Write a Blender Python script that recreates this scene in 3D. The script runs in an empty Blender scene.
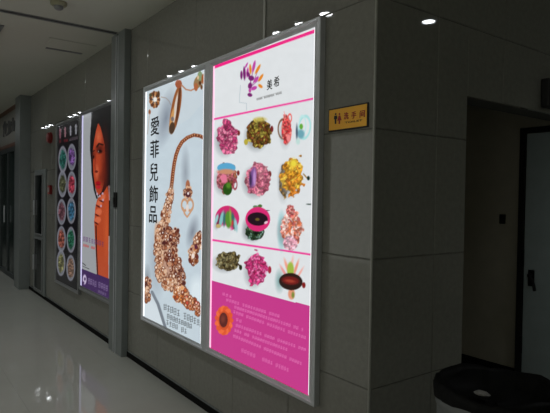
import bpy, bmesh, math
import numpy as np
from mathutils import Vector, Matrix

C = bpy.context.scene.collection
S = bpy.context.scene

# ---------------------------------------------------------------- camera
FPX = 527.164
YAW, PITCH, ROLL = 0.936546, -0.017539, 0.015871
CAM = np.array([1.667436, -1.778405, 1.478139])
_f0 = np.array([-math.sin(YAW), math.cos(YAW), 0.0])
_r0 = np.array([math.cos(YAW), math.sin(YAW), 0.0])
_u0 = np.array([0, 0, 1.0])
FW = _f0*math.cos(PITCH)+_u0*math.sin(PITCH)
_up = -_f0*math.sin(PITCH)+_u0*math.cos(PITCH)
RT = _r0*math.cos(ROLL)+_up*math.sin(ROLL)
UP = -_r0*math.sin(ROLL)+_up*math.cos(ROLL)
cd = bpy.data.cameras.new('camera')
cd.sensor_width = 36.0
cd.lens = 36.0*FPX/550.0
cd.clip_start = 0.05
cam = bpy.data.objects.new('camera', cd)
C.objects.link(cam)
M = Matrix(((RT[0], UP[0], -FW[0], CAM[0]), (RT[1], UP[1], -FW[1], CAM[1]), (RT[2], UP[2], -FW[2], CAM[2]), (0, 0, 0, 1)))
cam.matrix_world = M
S.camera = cam

# ---------------------------------------------------------------- world, exposure
S.view_settings.view_transform = 'Standard'
S.view_settings.look = 'None'
S.view_settings.gamma = 1.0
S.view_settings.exposure = 0.0
S.view_settings.use_curve_mapping = False
w = bpy.data.worlds.new('hall_light')
S.world = w
w.use_nodes = True
w.node_tree.nodes['Background'].inputs[0].default_value = (0.98, 1.0, 0.92, 1)
w.node_tree.nodes['Background'].inputs[1].default_value = 0.60
CEIL = 2.978
LAMP_W = 1.6          # watts of each downlight bulb
LAMP_E = 32.0         # emission of its lens

# ---------------------------------------------------------------- materials
def lin(c):
    return tuple((x/12.92 if x <= 0.04045 else ((x+0.055)/1.055)**2.4) for x in [v/255.0 for v in c])

def mat(name, base, rough=0.5, metal=0.0, spec=0.5, noise=None, scale=8.0, emit=None, estr=1.0, coat=0.0, trans=0.0, bump=0.0, detail=6):
    m = bpy.data.materials.new(name)
    m.use_nodes = True
    nt = m.node_tree
    b = nt.nodes['Principled BSDF']
    b.inputs['Base Color'].default_value = (*base, 1)
    b.inputs['Roughness'].default_value = rough
    b.inputs['Metallic'].default_value = metal
    b.inputs['Specular IOR Level'].default_value = spec
    b.inputs['Coat Weight'].default_value = coat
    b.inputs['Coat Roughness'].default_value = 0.03
    b.inputs['Transmission Weight'].default_value = trans
    if emit:
        b.inputs['Emission Color'].default_value = (*emit, 1)
        b.inputs['Emission Strength'].default_value = estr
    tc = nt.nodes.new('ShaderNodeTexCoord')
    if noise is None:
        noise = tuple(v*0.9 for v in base)
    n = nt.nodes.new('ShaderNodeTexNoise')
    n.inputs['Scale'].default_value = scale
    n.inputs['Detail'].default_value = detail
    n.inputs['Roughness'].default_value = 0.62
    r = nt.nodes.new('ShaderNodeValToRGB')
    r.color_ramp.elements[0].position = 0.35
    r.color_ramp.elements[1].position = 0.68
    r.color_ramp.elements[0].color = (*noise, 1)
    r.color_ramp.elements[1].color = (*base, 1)
    nt.links.new(tc.outputs['Object'], n.inputs['Vector'])
    nt.links.new(n.outputs['Fac'], r.inputs['Fac'])
    nt.links.new(r.outputs['Color'], b.inputs['Base Color'])
    if bump > 0:
        bp = nt.nodes.new('ShaderNodeBump')
        bp.inputs['Strength'].default_value = bump
        bp.inputs['Distance'].default_value = 0.01
        nt.links.new(n.outputs['Fac'], bp.inputs['Height'])
        nt.links.new(bp.outputs['Normal'], b.inputs['Normal'])
    return m

def print_mat(name, strength):
    m = bpy.data.materials.new(name)
    m.use_nodes = True
    nt = m.node_tree
    b = nt.nodes['Principled BSDF']
    a = nt.nodes.new('ShaderNodeVertexColor')
    a.layer_name = 'ink'
    mu = nt.nodes.new('ShaderNodeMix'); mu.data_type = 'RGBA'
    mu.inputs[0].default_value = 0.7
    mu.inputs[7].default_value = (0, 0, 0, 1)
    nt.links.new(a.outputs['Color'], mu.inputs[6])
    nt.links.new(mu.outputs[2], b.inputs['Base Color'])
    nt.links.new(a.outputs['Color'], b.inputs['Emission Color'])
    b.inputs['Emission Strength'].default_value = strength
    b.inputs['Roughness'].default_value = 0.12
    b.inputs['Specular IOR Level'].default_value = 0.35
    return m

marble = mat('grey_marble', (0.235, 0.233, 0.204), 0.03, noise=(0.20, 0.198, 0.173), scale=34, detail=9)
grout = mat('joint_mortar', (0.10, 0.10, 0.088), 0.8)
edge_m = mat('edge_glint_and_strip', (0.42, 0.42, 0.38), 0.3)  # pale tone carries the light caught by the corner; the wall strip shares it
ceil_m = mat('ceiling_paint', (0.62, 0.62, 0.54), 0.85, noise=(0.60, 0.60, 0.525), scale=1.2)
floor_m = mat('polished_floor_tile', (0.37, 0.375, 0.335), 0.035, noise=(0.355, 0.36, 0.322), scale=3)
floor_gap = mat('floor_joint', (0.36, 0.365, 0.326), 0.1)
side_m = mat('pale_wall_paint', (0.72, 0.73, 0.68), 0.8)
panel_m = mat('grey_painted_panel', (0.20, 0.22, 0.215), 0.35)
panel_d = mat('dark_channel', (0.006, 0.006, 0.006), 0.7)
alu = mat('brushed_aluminium', (0.62, 0.64, 0.66), 0.35, metal=0.3)
alu_d = mat('dark_aluminium', (0.24, 0.245, 0.245), 0.35, metal=0.2)
black = mat('black_plastic', (0.006, 0.006, 0.006), 0.5)
skirt_m = mat('black_skirting', (0.005, 0.005, 0.005), 0.8, spec=0.1)
frame_dk = mat('dark_door_metal', (0.055, 0.065, 0.065), 0.4)
box_m = mat('painted_steel', (0.12, 0.12, 0.12), 0.5)
recess_m = mat('brown_grey_paint', (0.50, 0.46, 0.37), 0.75)
door_m = mat('pale_door_paint', (0.42, 0.49, 0.50), 0.5)
steel = mat('door_steel', (0.02, 0.02, 0.02), 0.35, metal=0.7)
glass_d = mat('dark_glass', (0.006, 0.008, 0.008), 0.1, spec=0.25)
wood_m = mat('reddish_wood', (0.15, 0.052, 0.022), 0.45, noise=(0.12, 0.04, 0.017), scale=12)
sign_m = mat('pale_sign_board', (0.27, 0.26, 0.22), 0.5)
gold_m = mat('gold_plate', (0.95, 0.50, 0.075), 0.38, metal=0.8, noise=(0.88, 0.45, 0.065))
red_m = mat('red_lettering', (0.42, 0.02, 0.02), 0.5)
red_p = mat('red_plastic', (0.22, 0.01, 0.01), 0.35)
ink_m = mat('black_ink', (0.01, 0.01, 0.012), 0.6)
grey_ink = mat('grey_ink', (0.10, 0.10, 0.10), 0.6)
bag_m = mat('black_bin_bag', (0.004, 0.004, 0.004), 0.6, spec=0.15, bump=0.5, scale=14)
bin_m = mat('pale_bin_plastic', (0.20, 0.21, 0.21), 0.45)
paper_m = mat('crumpled_paper', (0.36, 0.35, 0.34), 0.8)
glow_m = mat('edge_glow_white', (0.8, 0.8, 0.8), 0.4, emit=(0.95, 0.97, 1.0), estr=1.15)  # emissive colours for the bright margins of the backlit prints
glow_pk = mat('edge_glow_rose', (0.8, 0.4, 0.6), 0.4, emit=(1.0, 0.55, 0.75), estr=1.0)
glow_dim = mat('edge_glow_dim', (0.8, 0.8, 0.8), 0.4, emit=(0.62, 0.58, 0.95), estr=0.85)
lens_m = mat('lamp_lens', (0.9, 0.9, 0.9), 0.4, emit=(0.93, 0.97, 1.0), estr=LAMP_E)
ceil_d = mat('ceiling_slot_shade', (0.50, 0.50, 0.44), 0.85)  # ceiling tone darkened to paint the shade of a faint slot
det_m = mat('detector_plastic', (0.32, 0.31, 0.20), 0.5)

# ---------------------------------------------------------------- mesh helpers
class MB:
    def __init__(self):
        self.v = []; self.f = []; self.mi = []
    def quad_box(self, x0, x1, y0, y1, z0, z1, mi=0):
        b = len(self.v)
        self.v += [(x, y, z) for z in (z0, z1) for y in (y0, y1) for x in (x0, x1)]
        for f in ((0, 2, 3, 1), (4, 5, 7, 6), (0, 1, 5, 4), (2, 6, 7, 3), (0, 4, 6, 2), (1, 3, 7, 5)):
            self.f.append([b+i for i in f]); self.mi.append(mi)
        return self
    def ring(self, c, r0, r1, z0, z1, n=40, mi=0):
        """annular solid about a vertical axis"""
        b = len(self.v)
        for k in range(n):
            a = 2*math.pi*k/n; co, si = math.cos(a), math.sin(a)
            for r, z in ((r0, z0), (r1, z0), (r1, z1), (r0, z1)):
                self.v.append((c[0]+r*co, c[1]+r*si, c[2]+z))
        for k in range(n):
            p, q = b+4*k, b+4*((k+1) % n)
            for i in range(4):
                j = (i+1) % 4
                self.f.append([p+i, q+i, q+j, p+j]); self.mi.append(mi)
        return self
    def lathe(self, c, prof, n=48, mi=0, wob=None, caps=True):
        b = len(self.v)
        for i, (r, z) in enumerate(prof):
            for k in range(n):
                a = 2*math.pi*k/n
                dr, dz = wob(i, a) if wob else (0, 0)
                self.v.append((c[0]+(r+dr)*math.cos(a), c[1]+(r+dr)*math.sin(a), c[2]+z+dz))
        for i in range(len(prof)-1):
            for k in range(n):
                k2 = (k+1) % n
                self.f.append([b+i*n+k, b+i*n+k2, b+(i+1)*n+k2, b+(i+1)*n+k]); self.mi.append(mi)
        if caps:
            self.f.append([b+k for k in range(n)][::-1]); self.mi.append(mi)
            self.f.append([b+(len(prof)-1)*n+k for k in range(n)]); self.mi.append(mi)
        return self
    def tube(self, pts, r, n=10, mi=0):
        b = len(self.v)
        pts = [Vector(p) for p in pts]
        for i, p in enumerate(pts):
            d = (pts[min(i+1, len(pts)-1)]-pts[max(i-1, 0)]).normalized()
            u = d.cross(Vector((0, 0, 1)))
            if u.length < 1e-3: u = d.cross(Vector((1, 0, 0)))
            u.normalize(); v2 = d.cross(u)
            for k in range(n):
                a = 2*math.pi*k/n
                self.v.append(tuple(p+u*math.cos(a)*r+v2*math.sin(a)*r))
        for i in range(len(pts)-1):
            for k in range(n):
                k2 = (k+1) % n
                self.f.append([b+i*n+k, b+i*n+k2, b+(i+1)*n+k2, b+(i+1)*n+k]); self.mi.append(mi)
        self.f.append([b+k for k in range(n)][::-1]); self.mi.append(mi)
        self.f.append([b+(len(pts)-1)*n+k for k in range(n)]); self.mi.append(mi)
        return self
    def build(self, name, mats, parent=None, origin=None, bevel=0.0, smooth=False):
        if not isinstance(mats, (list, tuple)): mats = [mats]
        o0 = Vector(origin) if origin is not None else Vector((0, 0, 0))
        if parent is not None: o0 = Vector(parent['_org'])
        me = bpy.data.meshes.new(name)
        me.from_pydata([tuple(Vector(v)-o0) for v in self.v], [], self.f)
        for m in mats: me.materials.append(m)
        for p, i in zip(me.polygons, self.mi):
            p.material_index = i; p.use_smooth = smooth
        me.update()
        bm = bmesh.new(); bm.from_mesh(me); bmesh.ops.recalc_face_normals(bm, faces=bm.faces); bm.to_mesh(me); bm.free()
        o = bpy.data.objects.new(name, me)
        C.objects.link(o)
        if bevel > 0:
            bv = o.modifiers.new('bevel', 'BEVEL'); bv.width = bevel; bv.segments = 2; bv.limit_method = 'ANGLE'
        if parent is not None:
            o.parent = parent
            if parent.type == 'MESH':
                pass
        else:
            o.location = o0
        o['_org'] = tuple(o0)
        return o

def thing(name, label, cat, loc, group=None):
    o = bpy.data.objects.new(name, None)
    o.empty_display_size = 0.1
    C.objects.link(o)
    o.location = loc
    o['label'] = label; o['category'] = cat; o['_org'] = tuple(loc)
    if group: o['group'] = group
    return o

def tag(o, label, cat, group=None):
    o['label'] = label; o['category'] = cat
    if group: o['group'] = group
    return o

def struct(o):
    o['kind'] = 'structure'; return o

# ---------------------------------------------------------------- the room
TW, TH, GAP, CH = 0.58, 0.60, 0.0024, 0.0040
def tile(mb, a0, a1, z0, z1, wallaxis, sgn):
    """one slab with a small chamfer; a = coordinate along the wall, front plane at 0"""
    a0 += GAP/2; a1 -= GAP/2; z0 += GAP/2; z1 -= GAP/2
    b = len(mb.v)
    def P(a, d, z):
        return (a, d, z) if wallaxis == 'x' else (-d, a, z)     # d>0 = into the wall
    for (ins, d) in ((0, 0.02), (0, CH), (CH, 0)):
        for (a, z) in ((a0+ins, z0+ins), (a1-ins, z0+ins), (a1-ins, z1-ins), (a0+ins, z1-ins)):
            mb.v.append(P(a, d, z))
    for L in (0, 4):
        for i in range(4):
            j = (i+1) % 4
            mb.f.append([b+L+i, b+L+j, b+L+4+j, b+L+4+i]); mb.mi.append(0)
    mb.f.append([b+8, b+9, b+10, b+11]); mb.mi.append(0)

def rows_for(z0):
    out = []; z = z0; k = 0
    edges = [z0, 0.6, 1.2, 1.8, 2.4, CEIL]
    return list(zip(edges[:-1], edges[1:]))

# main tiled wall with the light boxes: plane y = 0, from the corner x = 0 to the left
mb = MB()
for ri, (z0, z1) in enumerate(rows_for(0.054)):
    if ri == 4: xs = [0.0]+[-0.87*k for k in range(1, 22)]
    else: xs = [0.0, -0.02]+[-0.02-TW*k for k in range(1, 31)]
    if xs[1] == -0.02: xs = [0.0]+xs[2:]
    for a, b_ in zip(xs[1:], xs[:-1]):
        tile(mb, a, b_, z0, z1, 'x', 1)
mb.quad_box(-18.0, -0.022, 0.004, 0.2, 0.0, CEIL, 1)
struct(mb.build('wall_front', [marble, grout]))
# right wall, plane x = 0, running away from the corner, with the passage opening
Y1, ZL = 0.711, 2.033
mb = MB()
for (z0, z1) in rows_for(0.045):
    for a, b_ in ((0.0, 0.453), (0.453, 1.05), (1.05, 1.65), (1.65, 2.25), (2.25, 2.85), (2.85, 3.45), (3.45, 4.05), (4.05, 4.65), (4.65, 5.25)):
        lo, hi = a, b_
        zz0, zz1 = z0, z1
        if lo < 2.4-1e-6 and hi > Y1:
            if zz1 <= ZL: hi = min(hi, Y1)
            elif zz0 < ZL:
                if lo < Y1:
                    tile(mb, lo, Y1, zz0, zz1, 'y', 1); lo = Y1
                tile(mb, lo, min(hi, 2.4), ZL, zz1, 'y', 1)
                if hi > 2.4: tile(mb, 2.4, hi, zz0, zz1, 'y', 1)
                continue
        if zz1 <= ZL and a < 2.4 < b_:
            tile(mb, 2.4, b_, zz0, zz1, 'y', 1)
        if hi-lo > 0.01 and not (zz1 <= ZL and Y1-1e-6 <= lo < 2.4):
            tile(mb, lo, hi, zz0, zz1, 'y', 1)
mb.quad_box(-0.16, -0.004, 0.204, Y1-0.002, 0, CEIL, 1)
mb.quad_box(-0.022, -0.004, 0.02, 0.204, 0, CEIL, 1)
mb.quad_box(-0.16, -0.004, Y1-0.002, 2.402, ZL+0.002, CEIL, 1)
mb.quad_box(-0.16, -0.004, 2.402, 6.0, 0, CEIL, 1)
struct(mb.build('wall_right', [marble, grout]))
# corner edge strip, paler to imitate the light its rounded edge catches
mb = MB()
mb.lathe((-0.004, 0.004, 0.0), [(0.0062, 0.045), (0.0062, CEIL)], n=16)
struct(mb.build('trim_1', edge_m, smooth=True))

# passage behind the opening
struct(MB().quad_box(-2.0, 0.0-0.16, 2.4, 2.5, 0, CEIL).build('wall_back', recess_m))
struct(MB().quad_box(-2.1, -2.0, 0.2, 2.5, 0, CEIL).build('wall_passage', recess_m))
struct(MB().quad_box(-2.0, -0.16, 0.202, 0.24, 0, CEIL).build('wall_inner', recess_m))
# floor tiles 0.8 m with hairline joints, ceiling
mb = MB()
mb.quad_box(-18, 5, -7, 6, -0.2, -0.0015, 1)
fx = np.arange(-18, 5.01, 0.8)
fy = np.arange(-6.6, 6.01, 0.8)
for i in range(len(fx)-1):
    for j in range(len(fy)-1):
        mb.quad_box(fx[i]+0.0003, fx[i+1]-0.0003, fy[j]+0.0003, fy[j+1]-0.0003, -0.0015, 0.0, 0)
struct(mb.build('floor', [floor_m, floor_gap]))
mb = MB()
mb.quad_box(-18, 5, -7, 6, CEIL, CEIL+0.15, 0)
struct(mb.build('ceiling', ceil_m))
struct(MB().quad_box(-18.2, -18.0, -7, 0.2, 0, CEIL).build('wall_left', panel_m))
struct(MB().quad_box(4.6, 4.8, -7, 6, 0, CEIL).build('shade_wall_behind', side_m))  # unseen wall, added to block light and darken the right wall
struct(MB().quad_box(-0.16, 4.6, 5.4, 5.6, 0, CEIL).build('wall_far', side_m))

struct(MB().quad_box(-18.0, -6.0, -5.2, -5.0, 0, CEIL).build('shade_wall_opposite', frame_dk))  # unseen dark wall, added to cut the light reaching the far left
struct(MB().quad_box(-0.885, -0.865, -0.010, 0.0, 2.40, CEIL-0.001).build('trim_4', edge_m, bevel=0.003))
# skirting: a thin black toe line with a thin bright lip above it
def skirting(name, x0, x1):
    mb = MB()
    mb.quad_box(x0, x1, -0.010, 0.004, 0.0, 0.048, 0)
    mb.quad_box(x0, x1, -0.006, 0.004, 0.048, 0.054, 1)
    struct(mb.build(name, [skirt_m, panel_m]))
skirting('baseboard_front', -2.99, 0.0)
skirting('baseboard_left', -7.13, -3.335)
mb = MB(); mb.quad_box(-0.004, 0.006, 0.0, Y1, 0, 0.045)
struct(mb.build('baseboard_right', skirt_m))
mb = MB(); mb.quad_box(-2.0, -0.62, 2.385, 2.4, 0, 0.095)
struct(mb.build('baseboard_back', skirt_m))

# shutter guide rail column on the wall and its slot across the ceiling
t = thing('shutter_guide_column', 'grey metal column with a dark vertical guide slot between the poster pairs', 'column', (-3.12, 0, 0))
mb = MB()
mb.quad_box(-3.155, -2.99, -0.062, -0.001, 0, CEIL-0.001)
mb.quad_box(-3.335, -3.187, -0.062, -0.001, 0, CEIL-0.001)
mb.build('casing', panel_m, t, bevel=0.004)
MB().quad_box(-3.187, -3.155, -0.03, -0.001, 0, CEIL-0.001).build('guide_slot', panel_d, t)
mb = MB()
mb.quad_box(-3.204, -3.188, -0.068, -0.060, 0, CEIL-0.03)
mb.quad_box(-3.154, -3.142, -0.068, -0.060, 0, CEIL-0.03)
mb.build('guide_lip', alu, t, bevel=0.002)
mb = MB(); mb.quad_box(-3.20, -3.13, -0.078, -0.062, 1.36, 1.50); mb.quad_box(-3.18, -3.15, -0.088, -0.078, 1.39, 1.45)
mb.build('latch', black, t, bevel=0.003)
t = thing('shutter_track', 'long dark shutter slot crossing the ceiling above the metal guide column', 'track', (-3.12, -3.0, CEIL))
MB().quad_box(-3.182, -3.158, -6.9, -0.07, CEIL-0.006, CEIL-0.001).build('slot', panel_d, t)  # solid black strip standing in for the shaded gap
mb = MB(); mb.quad_box(-3.210, -3.182, -6.9, -0.07, CEIL-0.010, CEIL-0.001); mb.quad_box(-3.158, -3.150, -6.9, -0.07, CEIL-0.008, CEIL-0.001)
mb.build('lip', alu_d, t)
# far pilaster
struct(MB().quad_box(-7.50, -7.13, -0.155, 0.0, 0, CEIL).build('trim_2', panel_m, bevel=0.004))

# ---------------------------------------------------------------- artwork painting
def ppx(X, Y, Z):
    """where a spot of a print falls in the photograph, used only to copy its artwork"""
    d = np.stack([X-CAM[0], Y-CAM[1]+0*X, Z-CAM[2]], -1)
    w_ = d@FW
    return 275+FPX*(d@RT)/w_, 206.5-FPX*(d@UP)/w_

def on_wall(px, py, y):
    d = FW+RT*(px-275)/FPX-UP*(py-206.5)/FPX
    t_ = (y-CAM[1])/d[1]
    p = CAM+t_*d
    return p[0], p[2]

class Art:
    def __init__(self, x0, x1, z0, z1, y, step, bg, seed=1):
        self.nx = int(round((x1-x0)/step))+1; self.nz = int(round((z1-z0)/step))+1
        xs = np.linspace(x0, x1, self.nx); zs = np.linspace(z0, z1, self.nz)
        self.X, self.Z = np.meshgrid(xs, zs); self.y = y
        self.px, self.py = ppx(self.X, y, self.Z)
        self.c = np.zeros(self.X.shape+(3,)); self.c[:] = bg
        self.rng = np.random.RandomState(seed)
        self.n1 = self.noise(1.6); self.n2 = self.noise(2.6); self.n3 = self.noise(5)
    def noise(self, cell):
        """smooth value noise with the given cell size in photo pixels"""
        u = self.px/cell; v = self.py/cell
        iu = np.floor(u).astype(int); iv = np.floor(v).astype(int)
        T = self.rng.rand(256, 256)
        fu = u-iu; fv = v-iv; fu = fu*fu*(3-2*fu); fv = fv*fv*(3-2*fv)
        g = lambda a, b: T[a % 256, b % 256]
        return (g(iu, iv)*(1-fu)+g(iu+1, iv)*fu)*(1-fv)+(g(iu, iv+1)*(1-fu)+g(iu+1, iv+1)*fu)*fv
    def mix(self, a, col):
        a = np.clip(a, 0, 1)[..., None]
        self.c = self.c*(1-a)+np.asarray(col, float)*a
    def ell(self, cx, cy, rx, ry, col, rot=0, soft=0.6, al=1.0):
        dx = self.px-cx; dy = self.py-cy
        c_, s_ = math.cos(math.radians(rot)), math.sin(math.radians(rot))
        u = (dx*c_+dy*s_)/rx; v = (-dx*s_+dy*c_)/ry
        r = np.sqrt(u*u+v*v)
        self.mix(al*(0.5+(1-r)*min(rx, ry)/soft), col)
    def ering(self, cx, cy, rx, ry, th, col, rot=0, al=1.0):
        dx = self.px-cx; dy = self.py-cy
        c_, s_ = math.cos(math.radians(rot)), math.sin(math.radians(rot))
        u = (dx*c_+dy*s_)/rx; v = (-dx*s_+dy*c_)/ry
        r = np.sqrt(u*u+v*v)
        self.mix(al*(0.5+(th/2-np.abs(r-1)*min(rx, ry))/0.6), col)
    def poly(self, pts, col, al=1.0):
        x = self.px; y = self.py
        ins = np.zeros(x.shape, bool)
        n = len(pts)
        for i in range(n):
            x1, y1 = pts[i]; x2, y2 = pts[(i+1) % n]
            if y1 == y2: continue
            cnd = ((y1 > y) != (y2 > y)) & (x < (x2-x1)*(y-y1)/(y2-y1)+x1)
            ins ^= cnd
        self.mix(ins*al, col)
    def line(self, pts, th, col, al=1.0):
        D = np.full(self.px.shape, 1e9)
        for (x1, y1), (x2, y2) in zip(pts[:-1], pts[1:]):
            L = max((x2-x1)**2+(y2-y1)**2, 1e-6)
            t_ = np.clip(((self.px-x1)*(x2-x1)+(self.py-y1)*(y2-y1))/L, 0, 1)
            D = np.minimum(D, np.hypot(self.px-x1-t_*(x2-x1), self.py-y1-t_*(y2-y1)))
        self.mix(al*(0.5+(th/2-D)/0.6), col)
    def dashes(self, x1, y1, x2, y2, h, col, pitch=2.6, al=0.8, seed=0):
        """a row of small illegible characters"""
        rs = np.random.RandomState(seed+7)
        n = int(math.hypot(x2-x1, y2-y1)/pitch)
        for k in range(n):
            if rs.rand() < 0.07: continue
            t_ = (k+0.5)/n; cx = x1+(x2-x1)*t_; cy = y1+(y2-y1)*t_
            w_ = pitch*0.36; hh = h/2
            for q_ in (-0.42, 0.02, 0.4):
                dy = q_*h+(rs.rand()-0.5)*h*0.16
                e_ = w_*(0.6+0.4*rs.rand())
                self.line([(cx-e_, cy+dy-0.1), (cx+e_, cy+dy+0.1)], 0.5, col, al*0.85)
            for dx in ((-w_*0.8, w_*0.7) if rs.rand() < 0.6 else (0.0,)):
                self.line([(cx+dx, cy-hh), (cx+dx, cy+hh*(0.6+0.4*rs.rand()))], 0.5, col, al*0.8)
    def pom(self, cx, cy, rx, ry, cols, seed=0, dark=0.5, wob=0.11, petals=9, shadow=True):
        """ruffled hair flower: a wavy outline filled with folded petals"""
        rs = np.random.RandomState(seed+3)
        dx = self.px-cx; dy = self.py-cy
        if shadow:
            self.ell(cx-rx*0.28, cy+ry*0.2, rx*0.95, ry*0.93, (150, 155, 160), soft=4, al=0.55)
        th = np.arctan2(dy/ry, dx/rx); r = np.hypot(dx/rx, dy/ry)
        ph = rs.rand(4)*6.28
        lim = 1+wob*(0.25*np.sin(petals*th+ph[0])+0.3*np.sin((petals//2+1)*th+ph[1])+0.4*np.sin(2*th+ph[2]))+3.4*wob*(0.55*self.n2+0.45*self.n3-0.5)
        inside = 0.5+(lim-r)*min(rx, ry)/0.7
        # petals = nearest of scattered points
        N = 90
        a = rs.rand(N)*6.28; rr = np.sqrt(rs.rand(N))*1.05
        qx = cx+rx*rr*np.cos(a); qy = cy+ry*rr*np.sin(a)
        d1 = np.full(self.px.shape, 1e9); d2 = d1.copy(); idx = np.zeros(self.px.shape, int)
        for k in range(N):
            d = np.hypot((self.px-qx[k])*1.15, self.py-qy[k])
            nw = d < d1
            d2 = np.where(nw, d1, np.minimum(d2, d)); idx = np.where(nw, k, idx); d1 = np.where(nw, d, d1)
        pal = np.array([cols[rs.randint(len(cols))] for _ in range(N)], float)
        col = pal[idx]; col = col*0.86+col.mean(-1, keepdims=True)*0.10
        e = np.clip((d2-d1)/1.3, 0, 1)
        dark = min(0.85, dark+0.22)
        sh = (dark+(1-dark)*e)*(0.72+0.62*self.n1)
        col = np.clip(col*sh[..., None]+18*(self.n2[..., None]-0.4), 0, 255)
        al = np.clip(inside, 0, 1)[..., None]
        self.c = self.c*(1-al)+col*al
    def build(self, name, material, parent):
        v = np.stack([self.X, np.full(self.X.shape, self.y), self.Z], -1).reshape(-1, 3)-np.array(parent['_org'])
        nx, nz = self.nx, self.nz
        i = np.arange(nx*nz).reshape(nz, nx)
        f = np.stack([i[:-1, :-1], i[:-1, 1:], i[1:, 1:], i[1:, :-1]], -1).reshape(-1, 4)
        me = bpy.data.meshes.new(name)
        me.vertices.add(len(v)); me.vertices.foreach_set('co', v.astype(np.float32).ravel())
        me.loops.add(f.size); me.loops.foreach_set('vertex_index', f.astype(np.int32).ravel())
        me.polygons.add(len(f)); me.polygons.foreach_set('loop_start', np.arange(0, f.size, 4, dtype=np.int32))
        me.update(calc_edges=True)
        col = np.clip(self.c/255.0, 0, 1).reshape(-1, 3)
        col = np.where(col <= 0.04045, col/12.92, ((col+0.055)/1.055)**2.4)
        ca = me.color_attributes.new('ink', 'FLOAT_COLOR', 'POINT')
        ca.data.foreach_set('color', np.concatenate([col, np.ones((len(col), 1))], 1).astype(np.float32).ravel())
        me.materials.append(material)
        o = bpy.data.objects.new(name, me); C.objects.link(o); o.parent = parent
        o['_org'] = parent['_org']
        return o

def text_on(name, s, px, py, w_px, h_px, y, material, parent, bold=0.0):
    """lettering laid flat on a print/plate in the plane y, given centre and size read off the photograph"""
    cu = bpy.data.curves.new(name, 'FONT'); cu.body = s; cu.extrude = 0.0
    to = bpy.data.objects.new(name, cu); C.objects.link(to)
    me = bpy.data.meshes.new_from_object(to.evaluated_get(bpy.context.evaluated_depsgraph_get()))
    bpy.data.objects.remove(to); bpy.data.curves.remove(cu)
    co = np.array([v.co[:] for v in me.vertices])
    lo, hi = co.min(0), co.max(0)
    cx, cz = on_wall(px, py, y)
    xl, _ = on_wall(px-w_px/2, py, y); xr, _ = on_wall(px+w_px/2, py, y)
    _, zt = on_wall(px, py-h_px/2, y); _, zb = on_wall(px, py+h_px/2, y)
    org = parent['_org']
    for v in me.vertices:
        a = (v.co.x-lo[0])/(hi[0]-lo[0]) if hi[0] > lo[0] else 0.5
        b = (v.co.y-lo[1])/(hi[1]-lo[1]) if hi[1] > lo[1] else 0.5
        v.co = (xl+(xr-xl)*a-org[0], y-org[1], zb+(zt-zb)*b-org[2])
    if bold > 0:                     # heavier strokes: the same glyph laid again a hair to each side
        vs = [v.co.copy() for v in me.vertices]; fs = [list(p.vertices) for p in me.polygons]
        V = []; F = []
        for k, (dx, dz) in enumerate(((0, 0), (bold, 0), (-bold, 0), (0, bold*0.6), (0, -bold*0.6))):
            b_ = len(V)
            V += [(v.x+dx, v.y-0.00012*k, v.z+dz) for v in vs]; F += [[b_+i for i in f] for f in fs]
        me = bpy.data.meshes.new(name); me.from_pydata(V, [], F); me.update()
    me.materials.append(material)
    o = bpy.data.objects.new(name, me); C.objects.link(o); o.parent = parent; o['_org'] = org
    return o

def light_box(label, x0, x1, z0, z1, px0, px1, pz0, pz1, material):
    t = thing('poster_light_box', label, 'light box', ((x0+x1)/2, 0, z0), )
    # aluminium snap frame: four mitred bars with a raised outer lip
    def bar(pts_out, pts_in):
        mb = MB(); b = 0
        prof = [(0.0, -0.001), (0.0, -0.035), (0.12, -0.037), (0.45, -0.037), (0.55, -0.031), (1.0, -0.025), (1.0, -0.001)]
        for (po, pi) in zip(pts_out, pts_in):
            for s, y in prof:
                mb.v.append((po[0]+(pi[0]-po[0])*s, y, po[1]+(pi[1]-po[1])*s))
        n = len(prof)
        for i in range(n):
            j = (i+1) % n
            mb.f.append([i, j, n+j, n+i]); mb.mi.append(0)
        mb.f.append(list(range(n))[::-1]); mb.mi.append(0); mb.f.append([n+i for i in range(n)]); mb.mi.append(0)
        return mb
    O = [(x0, z0), (x1, z0), (x1, z1), (x0, z1)]
    I = [(px0, pz0), (px1, pz0), (px1, pz1), (px0, pz1)]
    for k in range(4):
        bar((O[k], O[(k+1) % 4]), (I[k], I[(k+1) % 4])).build('frame_bar', material, t)
    MB().quad_box(px0-0.004, px1+0.004, -0.017, -0.001, pz0-0.004, pz1+0.004).build('back_panel', box_m, t)
    return t

def edge_glow(t, x0, x1, z0, z1, ml, mr, wl=0.010, wr=0.010, y=-0.0235):  # glowing strips over the print, imitating its brighter backlit edges
    for (a, b_, m_) in ((x0, x0+wl, ml), (x1-wr, x1, mr)):
        if m_ is None: continue
        MB().quad_box(a, b_, y, y+0.004, z0+0.004, z1-0.004).build('edge_glow_strip', m_, t)

YP = -0.021
# ---- box 1: hair-flower poster
A0, A1, AZ0, AZ1 = -1.440, -0.396, 0.455, 2.350
t1 = light_box('pink and white lit poster with rows of hair flowers, nearest the wall corner', -1.493, -0.342, 0.418, 2.390, A0, A1, AZ0, AZ1, alu)
a = Art(A0, A1, AZ0, AZ1, YP, 0.004, (222, 226, 229), 5)
a.c += (a.n3[..., None]-0.5)*3
PK = (238, 30, 130)
a.line([(210, 68.6), (320, 29.2)], 3.2, PK)
a.line([(210, 120.0), (320, 97.2)], 1.9, (236, 70, 155))
a.line([(210, 239.6), (320, 256.0)], 1.9, (236, 60, 150))
a.poly([(200, 277.6), (325, 310), (325, 420), (200, 380)], (196, 58, 138))
a.line([(209, 349), (313, 399)], 3.0, (215, 25, 95))
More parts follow.
